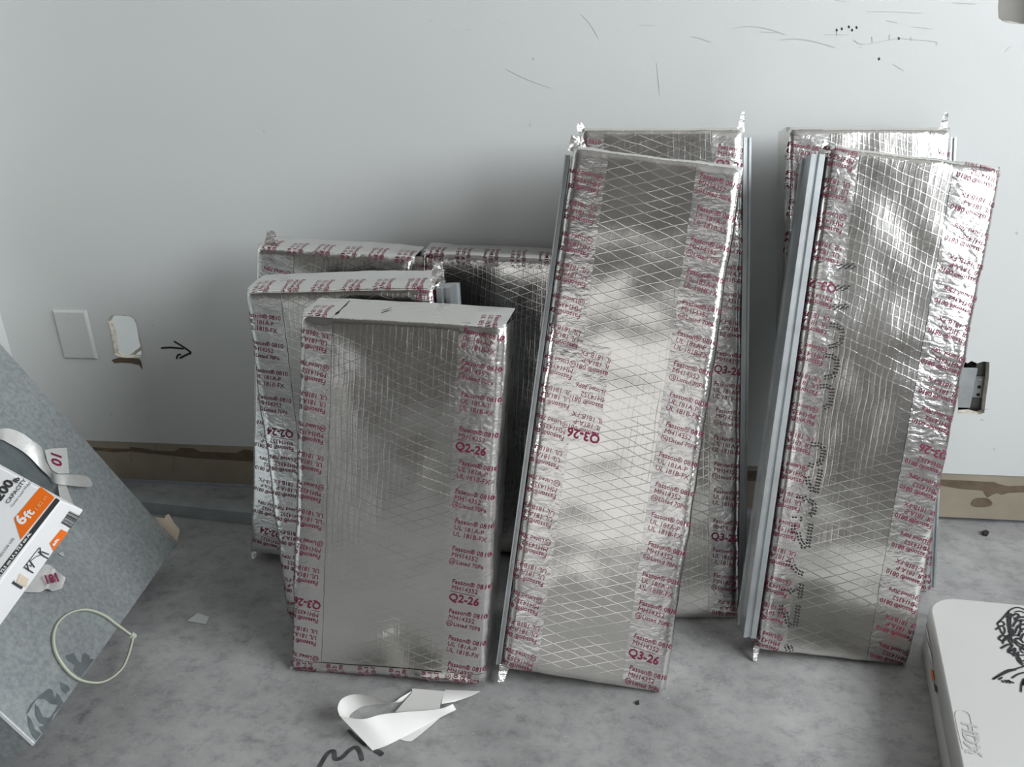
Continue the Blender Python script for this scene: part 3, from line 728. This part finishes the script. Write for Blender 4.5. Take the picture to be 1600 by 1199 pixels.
# frayed white liner edge at the near end and smears
V, Fc = [], []
ribbon([P2+u*0.002+e*0.0012+n*0.0, P2+u*0.15+e*0.0012, P2+u*0.4+e*0.0012, P2+u*(LEN-0.01)+e*0.0012], e, 0.004, V, Fc, 0.0006, False)
link('frayed_edge', mesh_from('frayed_edge', V, Fc), M['white_print'], duct)
def Z3(X, Y): return (X/3.76, 880+Y/3.76)
smears = [[(385,545),(430,530),(460,580),(480,588),(482,540),(500,530),(520,545),(530,565),(552,566),(475,672),(440,650),(430,630),(442,602),(395,572)],
    [(285,740),(305,748),(322,800),(332,765),(348,780),(372,826),(345,862),(300,905),(312,880),(340,835),(300,830),(262,800),(215,800),(190,835),(165,880),(150,890),(180,830),(230,780)],
    [(205,830),(225,850),(250,905),(285,912),(318,885),(300,930),(250,1000),(225,965),(262,955),(230,940),(205,890)],
    [(158,895),(180,920),(205,980),(240,1005),(212,1045),(190,1020),(165,960)], [(350,700),(395,720),(410,745),(385,770),(360,745)]]
for sm in smears:
    V, Fc = [], []; poly_patch([plate_pt(*Z3(*p), 0.0) for p in sm], n, 0.0006, 0, V, Fc)
    link('smear', mesh_from('smear', V, Fc), M['stain_and_shade'], duct)
# dark disc stands for shade inside the round opening; foil tape on its rim
oc = plate_pt(2, 770, 0.0)
ra = (plate_pt(84, 762)-oc).length
V, Fc = [], []; disc(oc+n*0.0005, e, u, n, ra, 0.0012, V, Fc, 48)
link('opening_shade_disc', mesh_from('opening_shade_disc', V, Fc), M['stain_and_shade'], duct)
V, Fc = [], []
def S2(X, Y): return (X/5.0, 640+Y/5.0)
strip([(plate_pt(*S2(*a), ha), plate_pt(*S2(*b), hb)) for a, ha, b, hb in (((-120,170),0.012,(-120,255),0.006), ((0,152),0.016,(0,235),0.006), ((80,152),0.02,(70,265),0.006), ((170,185),0.022,(180,330),0.006), ((250,240),0.020,(260,400),0.006), ((325,300),0.016,(320,465),0.008), ((350,390),0.010,(380,520),0.008), ((385,450),0.008,(420,560),0.006))], V, Fc)
link('rim_tape', mesh_from('rim_tape', V, Fc, True, [(p.x, p.z) for p in V]), M['tape_satin'], duct)
V, Fc = [], []
strip([(plate_pt(*S2(*a), ha), plate_pt(*S2(*b), hb)) for a, ha, b, hb in (((370,470),0.010,(410,560),0.008), ((430,505),0.022,(440,580),0.012), ((520,508),0.026,(520,592),0.018), ((610,512),0.024,(610,602),0.018), ((690,530),0.02,(690,605),0.018), ((722,575),0.019,(722,598),0.018))], V, Fc)
link('tape_tail', mesh_from('tape_tail', V, Fc, True, [(p.x, p.z) for p in V]), M['tape_satin'], duct)
V, Fc = [], []
strip([(plate_pt(*S2(*a), ha), plate_pt(*S2(*b), hb)) for a, ha, b, hb in (((455,575),0.008,(500,575),0.008), ((458,630),0.012,(520,600),0.014), ((470,690),0.012,(550,680),0.012), ((500,760),0.008,(585,765),0.008))], V, Fc)
link('tape_tail', mesh_from('tape_tail', V, Fc, True, [(p.x, p.z) for p in V]), M['tape_satin'], duct)
V, Fc = [], []
poly_patch([plate_pt(*S2(*p)) for p in ((340,322),(420,308),(515,303),(535,505),(450,508),(400,480),(365,420))], n, 0.002, 0, V, Fc)
tp = link('printed_tape_patch', mesh_from('printed_tape_patch', V, Fc), M['scrap'], duct)
def place_text(geo, origin, xdir, ydir, nrm, V, Fc, lift=0.0008):
    n0 = len(V)
    for x, y in geo[0]: V.append(origin+xdir*x+ydir*y+nrm*lift)
    Fc += [[n0+i for i in f] for f in geo[1]]
V, Fc = [], []
pa = plate_pt(*S2(398,312), 0.002); pb = plate_pt(*S2(402,432), 0.002); xd = (pb-pa).normalized(); yd = n.cross(xd)
place_text(text_geo('10', 0.028, 0.0008), pa+xd*0.002, xd, yd, n, V, Fc)
link('tape_printing', mesh_from('tape_printing', V, Fc), M['ink'], tp)
V, Fc = [], []
def S5(X, Y): return (X/5.45, 780+Y/5.45)
strip([(plate_pt(*S5(*a), ha), plate_pt(*S5(*b), hb)) for a, ha, b, hb in (((350,560),0.004,(180,790),0.004), ((420,560),0.008,(330,795),0.006), ((470,600),0.014,(400,765),0.01), ((520,640),0.010,(450,785),0.008), ((560,670),0.012,(530,760),0.008))], V, Fc)
tp = link('tape_tail', mesh_from('tape_tail', V, Fc, True, [(p.x, p.z) for p in V]), M['tape_satin'], duct)
V, Fc = [], []
pa = plate_pt(*S5(490,632), 0.015); pb = plate_pt(*S5(330,665), 0.015); xd = (pb-pa).normalized(); yd = n.cross(xd)
place_text(text_geo('181', 0.019, 0.0007), pa, xd, yd, n, V, Fc)
link('tape_printing', mesh_from('tape_printing', V, Fc), M['ink'], tp)
V, Fc = [], []
poly_patch([plate_pt(*S5(*p)) for p in ((485,470),(525,452),(538,495),(510,492))], n, 0.003, 0, V, Fc)
link('tape_tail', mesh_from('tape_tail', V, Fc), M['tape_satin'], duct)
# torn masking paper behind the duct's far corner
V, Fc = [], []
q = [on_plane(*Z7(*p), P1-e*0.01, e) for p in ((355,730),(440,745),(455,715),(480,705),(530,790),(578,845),(555,950),(400,790))]
poly_patch(q, -e, 0.0, 0.0006, V, Fc)
tag(link('paper_scrap', mesh_from('paper_scrap', V, Fc), M['beige']), 'torn cream masking paper at the far corner of the duct section', 'paper')

# ------------------------------------------------------------------ carton of the folding table
Bb = Vector((-0.42, -0.69, -0.59)).normalized()
bn = ray(131, 803).cross(ray(0, 985)).normalized(); Bb = (Bb-bn*Bb.dot(bn)).normalized()
A0 = Vector((-0.88, 0.47, 0.07)); A0 = (A0-Bb*A0.dot(Bb)).normalized(); C0 = A0.cross(Bb)
if C0.z > 0: C0 = -C0
ph = R(27); Aa = A0*math.cos(ph)-C0*math.sin(ph); Cc = A0*math.sin(ph)+C0*math.cos(ph)
vr = ray(95, 782).normalized(); K1 = CAM_O+vr*0.92
def img(P):
    v = P-CAM_O; z = v.dot(CF); return 800+FPX*v.dot(CR)/z, 599.5-FPX*v.dot(CU)/z
# thickness so that the far edge lands on pixel (131,803)
def thick():
    best = min(range(20, 140), key=lambda k: abs(img(K1+Cc*(k/1000))[0]-131)); return best/1000
TC = thick()
LB = (K1.z+Cc.z*TC)/(-Bb.z)
croot = (K1+Bb*LB+Cc*TC); croot.z = 0
cart = thing('carton', 'white printed carton with orange 6 ft panel leaning on the grey duct', 'box', croot)
V, Fc = oriented_box(K1, Aa*0.42, Bb*LB, Cc*TC)
link('carton_body', bevel(mesh_from('carton_body', V, Fc), 0.0015, 2), M['card'], cart)
nF = -Cc; nS = -Aa
def fpt(x, y): return on_plane(x, y, K1, nF)
def spt(x, y): return on_plane(x, y, K1, nS)
def patch(name, px, fn, nrm, mat, lift=0.0006):
    V, Fc = [], []; poly_patch([fn(*p) for p in px], nrm, lift, 0, V, Fc); return link(name, mesh_from(name, V, Fc), M[mat], cart)
patch('orange_panel', [S2(*p) for p in ((320,605),(430,688),(165,1018),(113,852))], fpt, nF, 'orange')
patch('dark_stripe', [S2(*p) for p in ((440,692),(472,712),(-60,1392),(-60,1330))], fpt, nF, 'card_edge')
patch('small_orange_panel', [S2(*p) for p in ((475,935),(527,962),(415,1105),(385,1045))], spt, nS, 'orange')
patch('table_picture', [S5(*p) for p in ((165,632),(240,680),(222,750),(135,705))], spt, nS, 'beige')
rd = -Bb
def label_text(s, px, size, mat, fn, nrm, up, bold=0.0, lift=0.0012, name='lettering', right=False):
    V, Fc = [], []; g = text_geo(s, size*0.85, bold*0.85); place_text(g, fn(*px)-rd*(width_of(g) if right else 0), rd, up, nrm, V, Fc, lift)
    return link(name, mesh_from(name, V, Fc), M[mat], cart)
label_text('200', S2(8,720), 0.0170, 'card_edge', fpt, nF, Aa, 0.0006)
label_text('lb', S2(136,580), 0.0095, 'card_edge', fpt, nF, Aa, 0.0003)
label_text('CAPACITY', S2(70,742), 0.0070, 'card_edge', fpt, nF, Aa, 0.0001)
label_text('Center Load Weight', S2(100,768), 0.0043, 'card_edge', fpt, nF, Aa, 0.0)
label_text('6', S2(180,912), 0.0195, 'white_print', fpt, nF, Aa, 0.0006)
label_text('ft', S2(236,858), 0.0155, 'white_print', fpt, nF, Aa, 0.0005)
label_text('1.82 m', S2(292,800), 0.0072, 'pale_orange_print', fpt, nF, Aa, 0.0002)
label_text('1.82 m AN x 73.5 cm LA x 73.9 cm AL', S2(248,975), 0.0050, 'white_print', fpt, nF, Aa, 0.0002, right=True)
label_text('INDOOR USE', S2(0,1175), 0.0046, 'card_edge', fpt, nF, Aa, 0.0)
sup = (Cc*-1)
label_text('6ft', S2(416,1066), 0.0090, 'white_print', spt, nS, sup, 0.0004)
V, Fc = [], []
bq = [S2(*p) for p in ((540,790),(622,830),(545,932),(470,888))]
t_ = 0.0; random.seed(3)
while t_ < 0.96:
    wv = random.choice((0.02, 0.03, 0.05)); a, b = t_, min(1, t_+wv)
    def lerp(p, q2, k): return (p[0]+(q2[0]-p[0])*k, p[1]+(q2[1]-p[1])*k)
    pts = [spt(*lerp(bq[0], bq[3], a)), spt(*lerp(bq[1], bq[2], a)), spt(*lerp(bq[1], bq[2], b)), spt(*lerp(bq[0], bq[3], b))]
    n0 = len(V); V += [p+nS*0.0007 for p in pts]; Fc.append([n0, n0+1, n0+2, n0+3]); t_ = b+random.choice((0.015, 0.03, 0.04))
link('barcode', mesh_from('barcode', V, Fc), M['card_edge'], cart)
V, Fc = [], []
for l in (((195,585),(330,410)), ((205,580),(280,628)), ((245,520),(290,580)), ((225,545),(240,610)), ((265,540),(262,575),(245,560)), ((335,410),(345,470),(405,505)), ((350,445),(412,470)), ((320,445),(375,490)), ((255,525),(300,490),(345,470)), ((100,712),(180,762)), ((105,702),(185,750)), ((120,690),(100,712)), ((188,740),(180,762))):
    ribbon([spt(*S5(*p)) for p in l], nS, 0.0012, V, Fc, 0.0009, False)
link('line_drawing', mesh_from('line_drawing', V, Fc), M['card_edge'], cart)

# ------------------------------------------------------------------ cable tie over the duct's lower edge
qa = P1+n*0.0045; tn = n
loop = [on_plane(*Z3(*p), qa, tn) for p in ((775,430),(740,405),(680,360),(620,315),(550,285),(480,277),(400,300),(345,345),(318,400),(312,460),(325,525),(360,590),(410,650),(470,690),(540,706),(600,702),(660,672),(715,620),(745,560),(765,500),(778,445))]
path = smooth_line(loop, 4)
V, Fc = [], []; k = len(path)
for i, p in enumerate(path):
    t = (path[min(i+1, k-1)]-path[max(i-1, 0)]).normalized(); s_ = tn.cross(t).normalized()
    ww, th = 0.0011, 0.0030
    V += [p+s_*ww+tn*th, p-s_*ww+tn*th, p-s_*ww-tn*th*0.6, p+s_*ww-tn*th*0.6]
for i in range(k-1):
    for j in range(4): a = 4*i; Fc.append([a+j, a+(j+1) % 4, a+4+(j+1) % 4, a+4+j])
Fc += [[0, 1, 2, 3], [4*k-1, 4*k-2, 4*k-3, 4*k-4]]
tb = Vector(loop[0]); tb.z = min(p.z for p in loop)-0.002
tie = thing('cable_tie', 'cream nylon cable tie closed in a loop against the grey duct', 'cable tie', tb)
link('strap', mesh_from('strap', V, Fc, True), M['nylon'], tie)
V, Fc = [], []; hd = (loop[1]-loop[0]).normalized(); hs = tn.cross(hd)
oriented_box(loop[0]-hd*0.005-hs*0.0035-tn*0.003, hd*0.009, hs*0.007, tn*0.0085, V, Fc)
link('lock_head', bevel(mesh_from('lock_head', V, Fc), 0.0012, 2), M['nylon'], tie)

# ------------------------------------------------------------------ stud track on the floor by the wall
ta = floor_pt(*Z7(330,703)); tbp = floor_pt(*Z7(1190,797)); td = (tbp-ta).normalized(); tw = Vector((-td.y, td.x, 0))
s0 = ta-td*0.22; Lt = 0.55; V, Fc = [], []
prof = [(0, 0), (0, 0.028), (0.045, 0.028), (0.045, 0.0), (0.0436, 0.0), (0.0436, 0.0266), (0.0014, 0.0266), (0.0014, 0)]
for x in (0, Lt):
    for a, z in prof: V.append(s0+td*x+tw*a+EZ*z)
kk = len(prof)
for i in range(kk): j = (i+1) % kk; Fc.append([i, kk+i, kk+j, j])
Fc += [list(range(kk)), list(range(2*kk-1, kk-1, -1))]
tr = link('stud_track', mesh_from('stud_track', V, Fc), M['galv'])
tag(tr, 'long galvanized steel stud track lying on the floor along the wall', 'metal track')

# ------------------------------------------------------------------ white release-paper strip at the foot of the front panel
lb = floor_pt(600, 1140)
lin = thing('release_paper', 'curled white release paper strip lying in front of the short foil duct', 'paper strip', lb)
def zl(p): return floor_pt(*ZL(p[0], p[1]), p[2])
def liner(pairs, nm='paper_band'):
    V, Fc = [], []; strip([(zl(a), zl(b)) for a, b in pairs], V, Fc, 6)
    return link(nm, mesh_from(nm, V, Fc, True), M['liner_paper'], lin)
liner([((575,627,0.001),(335,375,0.036)), ((680,590,0.001),(500,396,0.034)), ((790,535,0.001),(640,362,0.032)), ((940,455,0.001),(820,342,0.028)), ((1085,378,0.002),(1060,322,0.018)), ((1190,327,0.004),(1165,285,0.012))])
liner([((405,395,0.001),(333,372,0.036)), ((404,380,0.001),(318,312,0.037)), ((425,350,0.001),(352,245,0.038)), ((500,305,0.001),(450,213,0.038)), ((610,287,0.001),(580,238,0.028)), ((720,279,0.001),(715,272,0.008)), ((800,266,0.001),(785,235,0.006)), ((870,215,0.001),(860,190,0.006))])
liner([((865,170,0.006),(1105,190,0.006)), ((860,205,0.006),(1100,220,0.008)), ((800,275,0.006),(1080,265,0.011)), ((740,345,0.005),(1068,322,0.014))])
liner([((700,470,0.0015),(1085,375,0.0015)), ((740,520,0.001),(1050,405,0.001)), ((785,548,0.001),(940,500,0.001)), ((820,558,0.001),(860,560,0.001))])
liner([((1110,180,0.004),(1370,190,0.002)), ((1095,215,0.008),(1300,226,0.003)), ((1080,285,0.012),(1180,268,0.004))])

# ------------------------------------------------------------------ folded white table on the floor
TZ = 0.08
p_l0 = floor_pt(1501, 1199, TZ); p_l1 = floor_pt(1453.7, 962, TZ); p_f0 = floor_pt(1482, 932, TZ); p_f1 = floor_pt(1600, 943.5, TZ)
le = (p_l1-p_l0).normalized(); fe = (p_f1-p_f0).normalized()
# corner = intersection of the two edges
den = le.x*fe.y-le.y*fe.x; dd_ = p_f0-p_l0; tt = (dd_.x*fe.y-dd_.y*fe.x)/den; corner = p_l0+le*tt
A_, B_ = 0.92, 0.62
tq = [corner-le*A_, corner, corner+fe*B_, corner+fe*B_-le*A_]
def rounded(pts, r, nseg=7):
    out = []; k = len(pts)
    for i in range(k):
        p = pts[i]; a = (pts[i-1]-p).normalized(); b = (pts[(i+1) % k]-p).normalized()
        an = math.acos(max(-1, min(1, a.dot(b)))); tl = r/math.tan(an/2); c = p+(a+b).normalized()*(r/math.sin(an/2))
        s0, s1 = p+a*tl-c, p+b*tl-c
        for j in range(nseg+1):
            v = s0.lerp(s1, j/nseg); out.append(c+v.normalized()*r)
    return out
tmid = sum(tq, Vector())/4
tab = thing('folding_table', 'white plastic folding table folded flat on the floor with a black marker scribble', 'table', (tmid.x, tmid.y, 0))
def inset(pts, dlt):
    cen = sum(pts, Vector())/len(pts); return [p+(cen-p).normalized()*dlt for p in pts]
base_r = rounded(tq, 0.05)
levels = [(inset(base_r, 0.006), -TZ), (base_r, -TZ+0.006), (base_r, -TZ+0.034), (inset(base_r, 0.003), -TZ+0.036), (inset(base_r, 0.003), -TZ+0.040), (base_r, -TZ+0.042), (base_r, -0.010), (inset(base_r, 0.001), -0.005), (inset(base_r, 0.003), -0.0015), (inset(base_r, 0.0065), 0.0)]
V, Fc = [], []; kk = len(base_r)
for pts, dz in levels: V += [p+EZ*dz for p in pts]
for l in range(len(levels)-1):
    for i in range(kk): j = (i+1) % kk; Fc.append([l*kk+i, l*kk+j, (l+1)*kk+j, (l+1)*kk+i])
Fc.append([(len(levels)-1)*kk+i for i in range(kk)]); Fc.append([i for i in reversed(range(kk))])
me = mesh_from('table_top', V, Fc, True)
bmm = bmesh.new(); bmm.from_mesh(me); bmesh.ops.recalc_face_normals(bmm, faces=bmm.faces)
for f in bmm.faces: f.smooth = len(f.verts) == 4
bmm.to_mesh(me); bmm.free()
link('table_top', me, M['plastic'], tab)
def tpt(x, y): return floor_pt(x, y, TZ)
# embossed pill badge with letters
def C4(X, Y): return (1420+X/4.01, 900+Y/4.01)
V, Fc = [], []
ring = [(290,870),(300,852),(325,846),(355,852),(378,870),(388,900),(410,1000),(430,1085),(425,1110),(405,1118),(380,1112)]
ridge(smooth_line([tpt(*C4(*p)) for p in ring], 4), EZ, 0.0024, 0.0007, V, Fc)
ring2 = [(290,870),(300,930),(318,1010),(338,1090)]
ridge(smooth_line([tpt(*C4(*p)) for p in ring2], 4), EZ, 0.0018, 0.0005, V, Fc)
bd = link('badge', mesh_from('badge', V, Fc), M['emboss'], tab)
V, Fc = [], []
pa, pb = tpt(*C4(332,915)), tpt(*C4(352,1060)); xd = (pb-pa).normalized(); yd = EZ.cross(xd)
g = text_geo('HDX', 0.024, 0.0008)
place_text(g, pa, xd, yd, EZ, V, Fc, 0.0006)
n0 = len(V)
link('badge_lettering', mesh_from('badge_lettering', V, Fc), M['emboss'], bd)
# stickers on the left side
sd = -(le.cross(EZ)) if (le.cross(EZ)).x > 0 else le.cross(EZ)
def side_pt(x, y): return on_plane(x, y, corner, sd)
for px, mat in ((((1446,972),(1451,988),(1455,1010),(1450,996)), 'card'), (((1455.5,1046),(1459,1048),(1461.5,1062),(1458,1065)), 'orange'), (((1460,1066),(1464.5,1074),(1465.5,1084),(1462,1080)), 'card_edge'), (((1449,1000),(1456,1020),(1459,1040),(1452,1022)), 'card')):
    V, Fc = [], []; poly_patch([side_pt(*p) for p in px], sd, 0.0012, 0, V, Fc)
    link('sticker', mesh_from('sticker', V, Fc), M[mat], tab)
# black marker scribble
def D6(X, Y): return (1510+X/6.667, 920+Y/6.667)
V, Fc = [], []
lines = [((320,370),(390,300),(440,240),(500,205),(560,205),(640,240)), ((320,370),(345,350),(380,350),(395,380),(350,400),(320,370)), ((305,435),(340,400),(370,390)), ((345,410),(360,450),(385,480),(400,440),(390,400)),
    ((440,240),(430,330),(440,430),(465,510),(480,570)), ((465,260),(455,340),(462,440),(485,500)), ((470,290),(510,265),(545,275),(530,305),(490,310)), ((500,330),(550,300),(620,300)), ((480,400),(520,340),(600,330)), ((500,470),(540,390),(620,370)), ((540,500),(570,430),(640,420)), ((560,540),(590,480),(650,470)),
    ((330,525),(370,490),(420,510),(380,545),(330,525)), ((375,575),(385,545),(420,500),(460,495),(440,540),(470,580)), ((355,625),(430,585),(480,590),(440,640),(470,650),(420,640)), ((425,665),(480,640),(510,625),(490,680),(430,660)), ((480,700),(520,690),(545,660)), ((500,560),(530,590),(580,620),(640,640)), ((510,540),(560,580),(640,600)), ((520,570),(500,540),(540,520),(600,570)),
    ((520,710),(540,760),(590,805),(640,830)), ((540,700),(560,760),(600,790)), ((530,690),(580,700),(640,690)), ((550,720),(580,760),(640,740)), ((600,600),(560,640),(600,680)), ((500,250),(560,240),(640,270)), ((480,420),(500,490),(560,480)), ((430,450),(460,480),(430,490)), ((400,300),(440,300),(430,330)), ((560,620),(620,650),(660,640)), ((575,330),(560,400),(580,460)),
    ((275,950),(340,905),(430,855),(500,845),(600,815)), ((275,952),(350,912),(440,870),(520,850)), ((335,955),(375,928)), ((370,960),(388,985)), ((400,955),(425,990)), ((410,985),(440,960),(455,995)), ((440,965),(500,990)), ((470,940),(530,900),(600,880),(660,875)), ((600,940),(575,1000),(568,1085)), ((600,960),(590,1010),(640,960))]
for l in lines:
    ribbon(smooth_line([tpt(*D6(*p)) for p in l], 5), EZ, 0.0025, V, Fc, 0.0009)
for l in lines[4:20]:
    ribbon(smooth_line([tpt(*D6(p[0]+6, p[1]+9)) for p in l], 5), EZ, 0.0016, V, Fc, 0.0011)
link('marker_scribble', mesh_from('marker_scribble', V, Fc), M['black_ink'], tab)

# ------------------------------------------------------------------ small debris
def scrap(name, px, mat, label, cat, th=0.0015, lift=0.0025, group=None):
    V, Fc = [], []; poly_patch([floor_pt(*p) for p in px], EZ, lift, th, V, Fc)
    o = link(name, mesh_from(name, V, Fc), M[mat]); return tag(o, label, cat, group)
scrap('paper_chip', ((293,972),(309,960),(327,966),(322,977)), 'scrap', 'small pale grey paper chip lying alone on the concrete', 'paper')
scrap('pebble', ((1534,834),(1540,832),(1545,835),(1542,839),(1536,838)), 'debris', 'dark crumb on the floor near the stripped base strip', 'debris', 0.005, 0.006)
scrap('dirt_crumb', ((993,1100),(998,1096),(999,1102),(996,1103)), 'debris', 'tiny black crumb on the floor before the crooked tall duct', 'debris', 0.002, 0.003)
